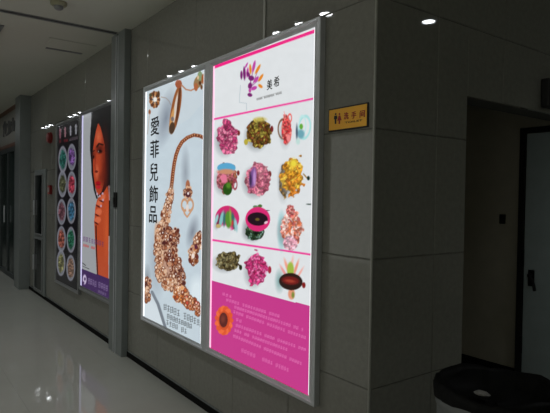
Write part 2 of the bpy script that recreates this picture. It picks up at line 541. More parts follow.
# sunflower
for k in range(15):
    an = k*2*math.pi/15
    a.ell(224+5.6*math.cos(an), 320.5+11*math.sin(an), 3.9, 3.0, (236, 108, 62) if k % 2 else (222, 88, 48), rot=math.degrees(math.atan2(11*math.sin(an), 5.6*math.cos(an))))
a.ell(224, 320.5, 5.6, 9.6, (205, 80, 40)); a.ell(223.5, 320, 4.2, 7.4, (92, 38, 34)); a.ell(223, 319, 2, 3.5, (120, 55, 45), soft=2)
LT = (240, 150, 205)
rows = [(222, 293.5, 232, 297), (226, 299.7, 279.6, 316.4), (231.6, 306, 303.6, 330), (233, 311.6, 306, 338), (235.6, 319, 242, 322), (235.6, 325, 306, 350), (234, 330, 287.6, 350), (233, 335.6, 302, 364), (241, 350, 255.6, 356.4), (262, 359, 291.6, 371.6)]
for i, r in enumerate(rows):
    a.dashes(*r, 2.6 if i < 8 else 3.4, LT, 2.7, 0.55, seed=i)
# logo of coloured leaves over a thin neck line
def lf(x, y, rx, ry, rot, col): a.ell(225+x/5.79, 55+y/5.79, rx/5.79, ry/5.79, col, rot)
PU, MG, OR = (120, 30, 110), (190, 70, 165), (225, 135, 40)
a.line([(225+p[0]/5.79, 55+p[1]/5.79) for p in ((90, 175), (85, 235), (84, 274), (124, 280), (126, 322))], 0.45, (150, 170, 180), 0.7)
for p in ((150, 130, 145, 215), (130, 90, 150, 160), (165, 80, 150, 150), (190, 90, 160, 170), (200, 140, 155, 180)):
    a.line([(225+p[0]/5.79, 55+p[1]/5.79), (225+p[2]/5.79, 55+p[3]/5.79)], 0.7, (150, 70, 140), 0.8)
for L in ((95, 116, 7, 24, 0, PU), (112, 106, 8, 38, -2, PU), (130, 102, 7, 28, 5, MG), (124, 60, 5, 17, 25, MG), (147, 82, 7, 28, -4, OR), (167, 66, 8, 34, 12, MG), (190, 82, 8, 30, 28, OR), (152, 134, 17, 15, 10, PU), (135, 112, 9, 16, -20, PU), (180, 142, 9, 22, 38, MG), (207, 132, 8, 25, 32, OR), (205, 180, 15, 9, 40, OR), (168, 192, 18, 11, -25, MG), (145, 178, 12, 18, 10, PU), (144, 205, 8, 12, 0, MG), (144, 231, 14, 11, 20, PU)):
    lf(*L)
a.line([(256.5, 98.6), (281.7, 91.4)], 0.5, (120, 120, 120), 0.5)
a.dashes(256.5, 99.6, 281.7, 92.8, 1.5, (90, 90, 90), 1.5, 0.5, seed=3)
KN = (120, 40, 40)
# row 1
a.ell(238.6, 133, 1.5, 2.6, KN)
a.pom(227.6, 137.5, 10.5, 16.5, [(205, 75, 125), (225, 100, 145), (170, 45, 95), (235, 130, 165)], 1, 0.5)
a.line([(266, 131), (272, 128)], 1.6, (140, 70, 60)); a.ell(271.8, 129, 1.6, 3.2, KN)
a.pom(259.3, 133.5, 12, 15.5, [(150, 115, 45), (110, 75, 25), (185, 165, 60), (130, 70, 30)], 2, 0.35); a.ell(246, 142, 2, 3, (180, 165, 60))
a.ell(260, 119.5, 6, 2.5, (195, 180, 90), soft=2, al=0.8)
a.ering(283.2, 129, 5, 9.6, 1.2, (120, 85, 60)); a.pom(286.4, 130, 5.2, 14, [(235, 75, 75), (225, 50, 60), (245, 120, 110)], 3, 0.6, 0.1, 5); a.ering(289.8, 118, 1.8, 3.8, 0.9, (235, 100, 95))
a.line([(285.5, 118), (284, 111.5)], 0.6, (240, 150, 150)); a.ell(288.5, 138, 2, 4, (240, 140, 140), soft=1.5)
a.ering(304.5, 127.3, 5.8, 11.2, 1.5, (170, 222, 222), rot=6); a.ering(302.5, 125, 3.4, 9, 1.0, (190, 230, 230)); a.ell(300.8, 134, 3.6, 4.6, (110, 165, 180), soft=2); a.ell(296.8, 132, 1, 7, (70, 90, 110), soft=1)
a.ell(301.2, 126.5, 1.8, 2.8, (100, 170, 60)); a.ell(298, 141.5, 2, 3, (190, 220, 215), soft=1.5)
# row 2
a.ell(238.2, 173, 1.4, 2.5, KN)
a.pom(226.6, 178, 10, 15, [(190, 90, 100), (225, 130, 150), (150, 85, 60), (210, 110, 130)], 4, 0.5)
a.ell(226.4, 167.8, 9.2, 5.0, (90, 165, 205)); a.ell(226.4, 171.6, 8.4, 2.6, (200, 140, 110), soft=1.5); a.ell(224, 178.5, 3.2, 4.5, (225, 120, 150), soft=1.5)
a.ell(227.4, 189, 4.6, 6.2, (40, 80, 25)); a.ell(228.5, 185.5, 2.4, 3, (80, 130, 40), soft=2); a.ering(235, 184.5, 2, 4.6, 0.9, (150, 60, 70))
a.ell(269.8, 174, 1.6, 3, KN)
a.pom(257.8, 179, 12.6, 16.8, [(215, 115, 140), (225, 140, 155), (185, 85, 110), (205, 100, 130)], 6, 0.55)
a.ell(252.8, 177.5, 3.4, 10, (125, 85, 150), soft=1.5, rot=8); a.ell(254.5, 178, 1.4, 8, (185, 140, 200), soft=1); a.ell(250.6, 180, 1.2, 7, (65, 45, 80), soft=1)
a.line([(303.5, 174), (307, 178)], 1.2, (150, 110, 40)); a.ell(308.4, 178.2, 1.5, 2.2, (25, 45, 35))
a.pom(284.5, 180, 5, 17, [(110, 80, 30), (150, 105, 35), (90, 60, 25)], 8, 0.4)
a.pom(292.6, 176, 11, 18, [(235, 165, 40), (240, 190, 60), (215, 125, 35), (225, 145, 35)], 7, 0.55, 0.2)
a.ell(293.5, 163.5, 4, 5, (235, 215, 70), soft=3, al=0.8)
a.ell(309.3, 204.2, 2.8, 0.6, (50, 70, 60))
# row 3
a.ell(223, 226, 8, 6, (150, 150, 158), soft=3, al=0.8)
a.ell(227.2, 218.5, 12, 12.8, (205, 45, 110)); a.ell(224, 231.5, 8, 6.5, (218, 222, 226), soft=3)
for x, y, rx, ry, col, ro in ((219, 220, 1.8, 7, (120, 40, 70), 15), (221.5, 219, 1.9, 8, (130, 190, 190), 12), (224.4, 219, 1.4, 7, (60, 110, 110), 3), (228.3, 219.5, 3, 8.5, (85, 140, 50), -2), (230.6, 217, 1.2, 8, (130, 175, 70), -4), (233.5, 221, 1.8, 8.5, (60, 110, 100), -8), (235.8, 225, 1.6, 6.5, (150, 195, 200), -8), (218.4, 226, 2.4, 2, (190, 170, 110), 0), (232.5, 223, 1, 3, (190, 60, 60), 0), (216.6, 219, 1.5, 5, (150, 200, 200), 15)):
    a.ell(x, y, rx, ry, col, ro, soft=1.0)
a.ell(247, 228, 4, 8, (140, 145, 150), soft=4, al=0.7)
a.pom(254.5, 232, 9.5, 8.5, [(50, 80, 50), (90, 120, 80), (30, 50, 35), (110, 150, 130)], 9, 0.4)
a.ell(260, 206, 2.2, 1.6, (70, 110, 50)); a.ell(255.5, 206.8, 2.5, 1.5, (90, 130, 90)); a.ell(267.3, 210.4, 2, 0.5, (40, 60, 60))
a.ell(257.8, 219.2, 12.4, 12.2, (215, 45, 115)); a.ell(257.6, 219.0, 10.2, 6.7, (38, 22, 32), rot=3); a.ell(257.4, 219.4, 2.2, 1.4, (110, 90, 40), soft=1); a.ell(266, 222.5, 2, 1.2, (235, 200, 215), rot=-30)
a.ell(281.5, 231, 3.4, 16, (130, 195, 200), soft=3, al=0.9)
a.pom(291.5, 228, 11.5, 16.5, [(235, 130, 110), (240, 175, 160), (215, 100, 95), (245, 205, 195), (230, 120, 80)], 10, 0.65)
a.pom(290.4, 211, 4.5, 6, [(225, 90, 90), (240, 160, 150)], 11, 0.6, shadow=False); a.pom(290, 243, 7, 7.5, [(240, 190, 205), (235, 160, 180)], 12, 0.75, shadow=False)
# row 4
a.line([(237, 263), (241, 267)], 1.6, (70, 50, 30)); a.ell(240.6, 267.5, 1.6, 2.6, (40, 45, 25))
a.pom(227.8, 261.3, 12.2, 9.6, [(110, 95, 55), (140, 125, 80), (80, 65, 35), (150, 140, 95)], 13, 0.4, 0.14, 13)
a.ell(269.6, 269.8, 1.8, 3.6, (160, 40, 60)); a.ell(264, 268, 4, 6, (220, 150, 190), soft=2)
a.pom(256, 268.5, 9.5, 16.5, [(225, 70, 140), (205, 45, 115), (235, 105, 165), (190, 40, 100)], 14, 0.55, 0.18)
a.ell(279.5, 281, 3.6, 9, (130, 165, 165), soft=4, al=0.8)
for x, y, rx, ry, col, ro in ((287, 267, 1.4, 8, (240, 160, 140), -18), (292, 263.5, 1.3, 7, (240, 190, 180), 8), (296, 268, 1.3, 8, (235, 150, 130), 18), (290.5, 270, 3.4, 8, (160, 185, 70), 0), (284, 272, 1.2, 7, (235, 150, 150), -30), (300, 273, 1, 6, (240, 170, 160), 30), (291.5, 294, 3.4, 5.5, (225, 150, 120), 0), (293, 295, 1.4, 3, (120, 140, 60), 0)):
    a.ell(x, y, rx, ry, col, ro, soft=1.2)
a.ell(290.8, 281.6, 11.8, 8.6, (45, 28, 24), rot=6); a.ell(290.5, 280.6, 8.8, 4.2, (110, 30, 28), rot=6, soft=1.5); a.ell(290, 281, 5, 1.6, (160, 60, 45), rot=8, soft=1.2)
a.ell(303.8, 285.2, 1.8, 3, (130, 30, 30))
a.build('poster_print', print_mat('backlit_flower_print', 0.93), t1)
edge_glow(t1, A0, A1, AZ0, AZ1, glow_pk, glow_m, 0.016, 0.006)
text_on('lettering', '美', 269.6, 84.6, 5.2, 10, YP-0.0012, grey_ink, t1, bold=0.0015)
text_on('lettering', '希', 276.6, 81.6, 5.4, 10.6, YP-0.0012, grey_ink, t1, bold=0.0015)

# ---- box 2: necklace poster
B0, B1 = -2.588, -1.562
t2 = light_box('lit pale blue jewellery poster with a copper necklace and tall dark characters', -2.608, -1.495, 0.418, 2.390, B0, B1, 0.450, 2.350, alu)
a = Art(B0, B1, 0.450, 2.350, YP, 0.004, (198, 212, 221), 8)
a.c += (a.n3[..., None]-0.5)*4
a.poly([(140, 92), (205, 65), (205, 100), (190, 118), (140, 150)], (206, 216, 222), 0.5)
a.poly([(150, 290), (156, 296), (170, 335), (140, 325), (140, 300)], (215, 225, 232), 0.9)
a.line([(152, 292), (158, 304), (168, 336)], 3.0, (120, 128, 138), 0.8)
a.ell(197, 292, 7, 14, (222, 234, 240), soft=6)
CU, CD_, CL_, CH_ = (165, 100, 60), (100, 48, 30), (205, 150, 110), (235, 200, 170)
def chain(pts, th, n=3.0, c1=CU, c2=CD_, c3=CL_):
    a.line(pts, th, c1)
    for (x1, y1), (x2, y2) in zip(pts[:-1], pts[1:]):
        L = math.hypot(x2-x1, y2-y1); k = max(1, int(L/n))
        for i in range(k):
            t_ = (i+0.5)/k
            a.ell(x1+(x2-x1)*t_, y1+(y2-y1)*t_, th*0.30, th*0.30, c2, soft=0.7)
            a.ell(x1+(x2-x1)*(t_+0.4/k)+0.3, y1+(y2-y1)*(t_+0.4/k)-0.4, th*0.2, th*0.25, c3, soft=0.7)
# small sun brooch, long drop, thin chain
for k in range(11):
    an = k*2*math.pi/11
    a.ell(154.6+4.0*math.cos(an), 99.6+6.4*math.sin(an), 1.6, 2.4, (150, 95, 55) if k % 2 else (105, 62, 40))
for k in range(11):
    an = (k+0.5)*2*math.pi/11
    a.line([(154.6+1.8*math.cos(an), 99.6+2.8*math.sin(an)), (154.6+4.4*math.cos(an), 99.6+7.0*math.sin(an))], 1.0, (70, 42, 28) if k % 2 else (205, 150, 100))
a.ell(155.2, 99.4, 1.6, 2.3, (240, 238, 232)); a.ell(150.6, 95, 1.6, 2.0, (80, 75, 50), al=0.8); a.ell(158.5, 94, 1.4, 3, (90, 60, 35)); a.ell(149.6, 112, 1.2, 2.4, (150, 90, 60))
a.line([(161, 97), (166, 98), (169, 101), (171, 105)], 0.9, (180, 165, 155)); a.line([(149.5, 114), (147.5, 134)], 0.7, (185, 175, 170))
a.ell(166, 118, 6, 20, (125, 135, 150), rot=12, soft=8, al=0.7)
a.ell(175.6, 109.5, 4.6, 24.5, (150, 88, 48), rot=10); a.ell(175.2, 110, 1.5, 17, (215, 205, 195), rot=9); a.ell(178.5, 104, 1.3, 20, (100, 55, 32), rot=6); a.ell(171.6, 120, 1.6, 12, (205, 150, 90), rot=10)
a.ell(172, 128, 2.8, 6, (80, 60, 45), rot=8); a.ell(178.6, 84, 3.4, 4.2, (160, 85, 55)); a.ell(172.5, 119, 1.5, 2.4, (120, 110, 110))
a.line([(181.5, 85), (186, 89.5), (191, 90.5), (196, 88)], 1.4, (185, 130, 100))
a.ell(198, 82, 4, 7, (150, 120, 80), rot=20); a.ell(196, 87, 2, 4, (175, 100, 60)); a.ell(200, 76, 2.4, 5, (130, 150, 110)); a.ell(203, 79, 1.6, 5, (160, 90, 50)); a.ell(200, 83, 1.2, 2, (80, 45, 30)); a.ell(198, 77.5, 1.0, 2, (220, 190, 150)); a.ell(201.5, 87, 1.2, 2.4, (110, 70, 40))
# main necklace
chain([(206, 139), (200, 136), (194, 135), (187.5, 137.5), (182, 142), (178.5, 148), (176, 155), (174.3, 163), (173, 172), (172, 182), (171, 190)], 3.6, 2.2, (150, 85, 55), (85, 38, 25), (200, 140, 100))
a.ell(171.5, 190, 2, 7, (165, 140, 120), soft=1.5, al=0.5)
rsn = np.random.RandomState(4)
def cluster(cx, cy, rx, ry, cols, seed, rot=0, n=30, rb=1.9):
    rs = np.random.RandomState(seed); n = int(n*1.7); rb = rb*0.78
    for k in range(n):
        an = rs.rand()*6.28; rr = math.sqrt(rs.rand()); u, v = rx*rr*math.cos(an), ry*rr*math.sin(an)
        c_, s_ = math.cos(math.radians(rot)), math.sin(math.radians(rot))
        x, y = cx+u*c_-v*s_, cy+u*s_+v*c_
        col = cols[rs.randint(len(cols))]
        a.ell(x, y, rb*(0.7+0.5*rs.rand()), rb*1.35*(0.7+0.5*rs.rand()), col)
        a.ering(x, y, rb*(0.8+0.3*rs.rand()), rb*1.3*(0.8+0.3*rs.rand()), 0.6, (96, 50, 34) if rs.rand() < 0.62 else (225, 190, 160), al=0.75)
        if rs.rand() < 0.45: a.ell(x+0.6*(rs.rand()-0.5), y+0.8*(rs.rand()-0.5), rb*0.42, rb*0.55, (248, 236, 226), soft=0.8, al=0.95)
LC = [(190, 130, 95), (215, 165, 130), (170, 105, 70), (225, 185, 155)]
DC = [(120, 62, 45), (95, 42, 38), (165, 100, 70), (80, 40, 40), (195, 140, 110)]
a.ell(156, 262, 7, 30, (150, 160, 172), soft=8, al=0.5)
cluster(169.5, 197, 3.4, 9, LC, 1, 8, 22, 1.6); cluster(166.5, 214, 4.4, 12, LC+[(120, 60, 40)], 2, 8, 34, 1.9)
a.ell(159.5, 250, 4.5, 27, (215, 165, 130), rot=-5, soft=1.5)
a.ell(169, 258, 7, 30, (190, 150, 130), rot=-8, soft=2, al=0.9)
cluster(160, 232, 3.6, 11, LC, 3, 8, 28); cluster(158.6, 252, 4, 16, LC, 4, -4, 44); cluster(162, 276, 5, 12, LC, 5, -20, 36)
cluster(169, 246, 6.5, 20, DC, 6, -6, 80, 2.1); cluster(174.5, 262, 6, 16, DC, 7, -12, 70, 2.1); cluster(176, 236, 3, 8, DC, 8, 0, 24, 1.8); cluster(180, 278, 4.5, 12, DC, 9, -8, 44, 2)
cluster(170, 283, 7, 8, LC, 10, 20, 40, 2); cluster(181, 294, 7, 8, [(215, 130, 70), (190, 95, 50), (230, 165, 110), (150, 70, 40)], 11, 20, 46, 2.1); cluster(191, 303, 8, 5.5, [(205, 115, 60), (170, 80, 45), (225, 155, 105), (200, 80, 60)], 12, 28, 46, 2)
cluster(199, 310, 3.6, 5, [(200, 110, 55), (160, 75, 45), (220, 150, 100)], 13, 20, 20, 1.9)
# drop pendant right of the necklace
a.ell(185.5, 172, 3, 16, (130, 138, 150), soft=5, al=0.6)
a.ell(187.8, 186, 2.2, 6, (170, 105, 75)); cluster(188, 193, 3.6, 6, DC+LC, 14, 0, 20, 1.8); a.ell(188, 194.5, 2.4, 3, (85, 40, 45)); a.ell(188.2, 193.4, 1.0, 1.4, (235, 225, 225))
for k in range(2): a.ering(184.6+5.6*k, 205, 3, 5.6, 1.4, (200, 150, 115))
a.line([(182.8, 208), (184.8, 214), (187.2, 217), (190, 213), (192.4, 208)], 1.6, (205, 155, 120)); a.ell(187.4, 208, 1.5, 4, (225, 215, 210))
# brooches
a.ell(192.5, 232, 4, 12, (125, 132, 145), rot=12, soft=5, al=0.7)
cluster(198, 242, 3.8, 10, DC+LC, 15, 10, 40, 2); cluster(193.5, 255, 4.6, 9, [(190, 120, 75), (215, 160, 120), (140, 75, 45), (110, 50, 45)], 16, 0, 40, 2); a.ell(196, 247, 1.6, 2.4, (95, 40, 60)); a.ell(193, 256, 1.6, 2.6, (240, 225, 215))
a.ell(147, 278, 2.6, 9, (130, 138, 148), soft=4, al=0.7); cluster(147.6, 284, 2.8, 6, DC, 17, 0, 20, 1.8); cluster(147, 295, 2.8, 7, LC+[(120, 60, 45)], 18, 0, 22, 1.8)
# characters row along the bottom
DI = (45, 48, 52)
a.dashes(163.5, 306.5, 203, 324.5, 6.2, DI, 3.6, 0.85, seed=1); a.dashes(164, 314.5, 192, 327, 4.8, DI, 3.0, 0.8, seed=2); a.dashes(166, 322, 187, 332, 4.8, DI, 3.0, 0.7, seed=3)
a.build('poster_print', print_mat('backlit_necklace_print', 0.88), t2)
edge_glow(t2, B0, B1, 0.450, 2.350, glow_m, glow_m, 0.020, 0.008)
for ch, x, y, w_, h in (('愛', 155.0, 126, 8.2, 18), ('菲', 154.6, 149, 8.4, 17.5), ('兒', 153.9, 172, 8.2, 18), ('飾', 153.6, 194, 8.4, 17), ('品', 153.0, 214.5, 7.6, 16.5)):
    text_on('lettering', ch, x, y, w_, h, YP-0.0012, ink_m, t2, bold=0.0036)

# ---- box 3: portrait poster
D0, D1, DZ0, DZ1 = -4.392, -3.420, 0.450, 2.358
t3 = light_box('portrait poster of a dark-haired woman above a purple band, left of the guide column', -4.432, -3.365, 0.405, 2.392, D0, D1, DZ0, DZ1, alu_d)
a = Art(D0, D1, DZ0, DZ1, YP, 0.006, (165, 168, 172), 12)
HR = (26, 25, 27)
a.poly([(91.5, 112), (114, 100), (114, 236), (107, 236), (106.5, 200), (98, 196), (94.6, 186), (91.8, 170), (90, 150), (90, 138), (91, 124)], HR)
SK, SKD, SKL = (182, 70, 42), (96, 34, 26), (222, 112, 76)
a.poly([(98.2, 123), (100.4, 127), (102.6, 135), (104.6, 145), (105.4, 158), (105.2, 172), (104, 184), (101.5, 192), (98.8, 195), (96.4, 192), (94.8, 184), (93.4, 174), (92.5, 162), (93, 150), (94.4, 139), (96.4, 129)], SK)
a.ell(109.4, 156, 3.2, 36, HR, soft=3); a.ell(106.5, 128, 3.5, 14, HR, rot=-12, soft=3); a.line([(91.4, 128), (92.2, 150), (92.2, 172), (94.6, 190), (97, 198)], 1.6, HR)
a.ell(105, 165, 3, 26, SKD, soft=5, al=0.8); a.ell(99.5, 149, 4.2, 4.6, SKD, soft=3, al=0.7); a.ell(93.6, 155, 1.6, 4, SKD, soft=2, al=0.7); a.ell(100.5, 178, 3, 5, SKD, soft=4, al=0.45); a.ell(98.6, 137, 2.4, 6, SKL, soft=3, al=0.6); a.ell(97, 172, 1.6, 6, SKL, soft=2, al=0.7); a.ell(104.5, 176, 2, 10, SKD, soft=3, al=0.7)
a.line([(96.9, 146.8), (99, 143.6), (102.8, 144.8)], 1.5, (34, 18, 18)); a.ell(99.8, 151.4, 2.4, 1.9, (52, 22, 20)); a.ell(98.6, 151.4, 0.6, 0.8, (200, 160, 150)); a.ell(99.6, 151, 1.0, 1.0, (15, 12, 12)); a.line([(92.2, 152), (94.4, 150.5)], 0.9, (45, 25, 22)); a.ell(93.2, 157, 1.2, 1.6, (50, 24, 22))
a.line([(96, 152), (94.8, 166), (96, 171)], 0.7, (140, 50, 34)); a.ell(96.4, 171.6, 1.6, 1.3, (110, 38, 28)); a.ell(98.1, 183, 2.6, 1.8, (165, 22, 34)); a.ell(98.4, 187, 2.4, 1.8, (190, 36, 48)); a.line([(95.8, 184.9), (100.2, 184.9)], 0.5, (70, 18, 20))
a.poly([(99.5, 196), (104, 192), (107.4, 186), (109.0, 196), (108.4, 240), (108.6, 280), (96.8, 275), (95.6, 250), (94.8, 236), (94.2, 222), (95.2, 208), (97, 200)], (190, 78, 44))
for x, y, rx, ry, ro in ((99.5, 203, 2.6, 3.4, 30), (98.6, 212, 3.2, 3.4, 30), (97.8, 220, 3.0, 3.4, 35), (103, 198, 2, 4, 20)):
    a.ell(x, y, rx, ry, SKL, ro, soft=1.5); a.ell(x-1.5, y+3.2, 2.4, 0.8, (90, 30, 26), ro)
for x, y in ((97.2, 194), (99.8, 196), (102.6, 193.6), (103, 200), (101, 206)): a.ell(x, y, 0.9, 1.2, (205, 170, 190))
a.line([(96, 226), (96.4, 250), (97.6, 274)], 1.2, (60, 24, 20)); a.ell(106.5, 232, 2.2, 22, (215, 98, 55), soft=3, al=0.6); a.line([(109, 186), (109.4, 200)], 1.2, (205, 150, 150), 0.7)
a.dashes(83, 238.5, 104, 244.5, 4.4, (105, 60, 120), 2.5, 0.8, seed=5); a.dashes(83, 245, 99, 249.5, 2.2, (215, 60, 60), 2.0, 0.7, seed=6)
a.line([(82.5, 263), (85.5, 265.4)], 0.7, (40, 40, 45)); a.line([(82.5, 266), (89, 269)], 0.7, (90, 90, 95))
a.poly([(78, 267.4), (114, 280.5), (114, 310), (78, 294)], (66, 38, 92)); a.poly([(78, 285), (114, 300), (114, 312), (78, 296)], (82, 74, 96), 0.6)
a.ell(84.6, 279.5, 1.9, 5, (210, 195, 225)); a.ell(84.9, 279, 0.8, 1.6, (66, 38, 92)); a.ell(83.6, 282.6, 0.7, 1.2, (66, 38, 92))
a.dashes(88, 280.5, 96.5, 284.5, 5.6, (165, 150, 185), 2.2, 0.8, seed=7); a.dashes(98.2, 284.5, 108, 289, 5.6, (165, 150, 185), 2.2, 0.8, seed=8); a.dashes(98, 291, 108.5, 296, 2.4, (140, 130, 160), 2.0, 0.6, seed=9)
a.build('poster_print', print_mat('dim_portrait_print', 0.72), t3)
edge_glow(t3, D0, D1, DZ0, DZ1, glow_dim, None, 0.034)

# ---- box 4: board of round dishes
E0, E1 = -5.445, -4.512
t4 = light_box('dark poster of ten round pictures in two columns, farthest of the four light boxes', -5.488, -4.436, 0.340, 2.375, E0, E1, 0.372, 2.336, alu_d)
a = Art(E0, E1, 0.372, 2.336, YP, 0.006, (26, 24, 28), 14)
cc = [((62.8, 159.4), (40, 105, 95)), ((71.8, 157.2), (115, 75, 145)), ((62.4, 184), (85, 88, 62)), ((71.7, 184.6), (200, 62, 84)), ((61.6, 212), (135, 85, 98)), ((71.3, 210.8), (52, 105, 140)), ((61.4, 239), (150, 78, 64)), ((71.0, 239.8), (40, 115, 85)), ((61.0, 263), (125, 122, 76)), ((70.7, 268), (150, 112, 92))]
for i, ((x, y), col) in enumerate(cc):
    a.ell(x, y, 4.4, 13.4 if i < 4 else 13.0, (150, 150, 162)); a.ell(x, y, 3.7, 11.8, (125, 128, 138))
    a.pom(x, y, 3.1, 9.2, [col, tuple(int(v*0.75) for v in col), tuple(min(255, int(v*1.25)+10) for v in col)], 30+i, 0.6, 0.1, 7, shadow=False)
for i, (x, c_) in enumerate(((60.2, (150, 95, 110)), (65.2, (165, 120, 130)), (70.6, (160, 160, 170)), (76, (165, 168, 175)))):
    y = 133.5-i*1.4
    a.line([(x-0.1, y-4.4), (x, y+4.4)], 1.4, c_); a.line([(x-1.5, y-2.6), (x+1.4, y-3)], 0.8, c_, 0.7); a.line([(x-1.3, y+1.2), (x+1.5, y+0.8)], 0.8, c_, 0.7)
a.dashes(59, 141.6, 68, 140.2, 2.6, (150, 40, 50), 2.2, 0.9, seed=11); a.dashes(69, 140, 78, 137.6, 2.6, (125, 110, 120), 2.2, 0.8, seed=12)
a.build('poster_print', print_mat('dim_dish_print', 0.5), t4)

# ---------------------------------------------------------------- washroom plate
t = thing('washroom_sign', 'gold washroom plate with a black border and red characters beside the wall corner', 'sign', (-0.168, 0, 1.81))
MB().quad_box(-0.303, -0.033, -0.006, -0.001, 1.806, 1.921).build('backing', black, t, bevel=0.002)
MB().quad_box(-0.296, -0.040, -0.009, -0.006, 1.813, 1.914).build('plate', gold_m, t, bevel=0.001)
YS = -0.0096
for s, x, y, w_, h in (('洗', 346.2, 115.8, 4.6, 6.8), ('手', 353.8, 114.9, 4.8, 6.8), ('间', 362.3, 113.8, 5.0, 7.0)):
    text_on('lettering', s, x, y, w_, h, YS, red_m, t, bold=0.0012)
text_on('lettering', 'TOILET', 353.6, 121.4, 17.5, 1.7, YS, ink_m, t, bold=0.0004)
def figure(cx, col, skirt):
    cx, cz = on_wall(cx, 118.6, YS)
    mb = MB(); s = 0.052
    pts_h = [(0.11*math.cos(k*math.pi/6), 0.42+0.11*math.sin(k*math.pi/6)) for k in range(12)]
    body = [(-0.2, 0.28), (0.2, 0.28), (0.24, -0.05), (0.12, -0.05), (0.10, -0.5), (-0.10, -0.5), (-0.12, -0.05), (-0.24, -0.05)] if not skirt else [(-0.12, 0.28), (0.12, 0.28), (0.30, -0.18), (0.10, -0.18), (0.10, -0.5), (-0.10, -0.5), (-0.10, -0.18), (-0.30, -0.18)]
    for ps in (pts_h, body):
        b = len(mb.v)
        mb.v += [(cx+p[0]*s, YS, cz+p[1]*s) for p in ps]
        mb.f.append([b+i for i in range(len(ps))]); mb.mi.append(0)
    mb.build('pictogram', col, t)
figure(335.6, ink_m, False); figure(339.4, red_m, True)

# ---------------------------------------------------------------- fire hose cabinet and alarms
t = thing('fire_hose_cabinet', 'grey wall cabinet with two dark glass doors beside the far pilaster', 'cabinet', (-6.42, 0, 0.046))
MB().quad_box(-6.76, -6.08, -0.02, -0.001, 0.046, 1.82).build('body', panel_m, t, bevel=0.003)
for (z0, z1, lab) in ((0.88, 1.76, 'upper'), (0.08, 0.84, 'lower')):
    mb = MB(); fwd = 0.035
    x0, x1 = -6.70, -6.20
    mb.quad_box(x0, x0+fwd, -0.034, -0.02, z0, z1); mb.quad_box(x1-fwd, x1, -0.034, -0.02, z0, z1)
    mb.quad_box(x0+fwd, x1-fwd, -0.034, -0.02, z0, z0+fwd*.6); mb.quad_box(x0+fwd, x1-fwd, -0.034, -0.02, z1-fwd*.6, z1)
    d = mb.build('door', alu_d, t, bevel=0.002)
    MB().quad_box(x0+fwd, x1-fwd, -0.026, -0.021, z0+fwd*.6, z1-fwd*.6).build('glass', glass_d, d)
    MB().quad_box(x0+0.012, x0+0.032, -0.050, -0.034, z0+0.28, z0+0.5).build('handle', alu, d, bevel=0.003)
mb = MB()
def disc_y(mb, cx, cz, r, y0, y1, n=28, r2=None):
    b = len(mb.v); r2 = r2 or r
    for (y, rr) in ((y0, r), (y1, r2)):
        for k in range(n):
            an = 2*math.pi*k/n; mb.v.append((cx+rr*math.cos(an), y, cz+rr*math.sin(an)))
    for k in range(n):
        k2 = (k+1) % n; mb.f.append([b+k, b+k2, b+n+k2, b+n+k]); mb.mi.append(0)
    mb.f.append([b+k for k in range(n)]); mb.mi.append(0); mb.f.append([b+n+k for k in range(n)]); mb.mi.append(0)
t = thing('fire_alarm_bell', 'red alarm bell high on the wall left of the dish poster', 'alarm', (-5.86, 0, 2.22))
mb = MB(); disc_y(mb, -5.86, 2.23, 0.075, -0.03, -0.001); mb.build('base', red_p, t)
mb = MB(); disc_y(mb, -5.86, 2.23, 0.062, -0.055, -0.03, r2=0.07); mb.build('gong', red_p, t, bevel=0.006)
t = thing('fire_call_point', 'small red square call point on the wall beside the hose cabinet', 'alarm', (-5.84, 0, 1.49))
MB().quad_box(-5.90, -5.78, -0.035, -0.001, 1.47, 1.59).build('case', red_p, t, bevel=0.005)
MB().quad_box(-5.87, -5.81, -0.038, -0.035, 1.50, 1.56).build('press_panel', paper_m, t)

# ---------------------------------------------------------------- shop front at far left
mb = MB()
mb.quad_box(-11.5, -7.50, -0.05, -0.001, 2.90, CEIL); mb.quad_box(-9.86, -9.72, -0.05, -0.001, 2.3, 2.90); mb.quad_box(-9.72, -7.50, -0.05, -0.001, 2.28, 2.345); mb.quad_box(-11.5, -9.86, -0.05, -0.001, 2.28, 2.90)
struct(mb.build('trim_3', wood_m, bevel=0.003))
t = thing('shop_sign', 'pale shop sign with dark script in a reddish wooden surround at far left', 'sign', (-8.6, 0, 2.345))
MB().quad_box(-9.72, -7.51, -0.045, -0.002, 2.345, 2.90).build('board', sign_m, t)
YG = -0.046
def stroke(pts, r):
    q = [on_wall(x, y, YG) for x, y in pts]
    return [(p[0], YG, p[1]) for p in q]
mb = MB()
for pts in ([(4.2, 137), (4.0, 126), (5.4, 122), (6.0, 134)], [(6.2, 133), (7.2, 124), (8.6, 126), (8.4, 134), (6.6, 135)], [(9.4, 121), (9.8, 134)], [(10.8, 133), (11.4, 122), (12.6, 124), (12.2, 132)], [(13.4, 118), (13.6, 131)], [(14.4, 131), (15.4, 121)]):
    mb.tube(stroke(pts, 0), 0.022, 6)
mb.build('lettering', grey_ink, t)
t = thing('shop_door', 'dark glass shop door with grey uprights below the pale sign', 'door', (-8.9, 0, 0))
mb = MB()
for x in (-11.4, -10.45, -9.55, -8.80, -8.15, -7.56): mb.quad_box(x-0.04, x+0.04, -0.045, -0.001, 0.0, 2.28)
mb.quad_box(-11.36, -7.6, -0.045, -0.001, 2.20, 2.28); mb.quad_box(-11.36, -7.6, -0.045, -0.001, 0.0, 0.08)
mb.build('frame', frame_dk, t, bevel=0.003)
g_m = mat('green_dark_glass', (0.022, 0.034, 0.031), 0.12, spec=0.35)
for (x0, x1) in ((-11.36, -10.49), (-10.41, -9.59), (-9.51, -8.84), (-8.76, -8.19), (-8.11, -7.60)):
    MB().quad_box(x0, x1, -0.025, -0.012, 0.08, 2.20).build('pane', g_m, t)
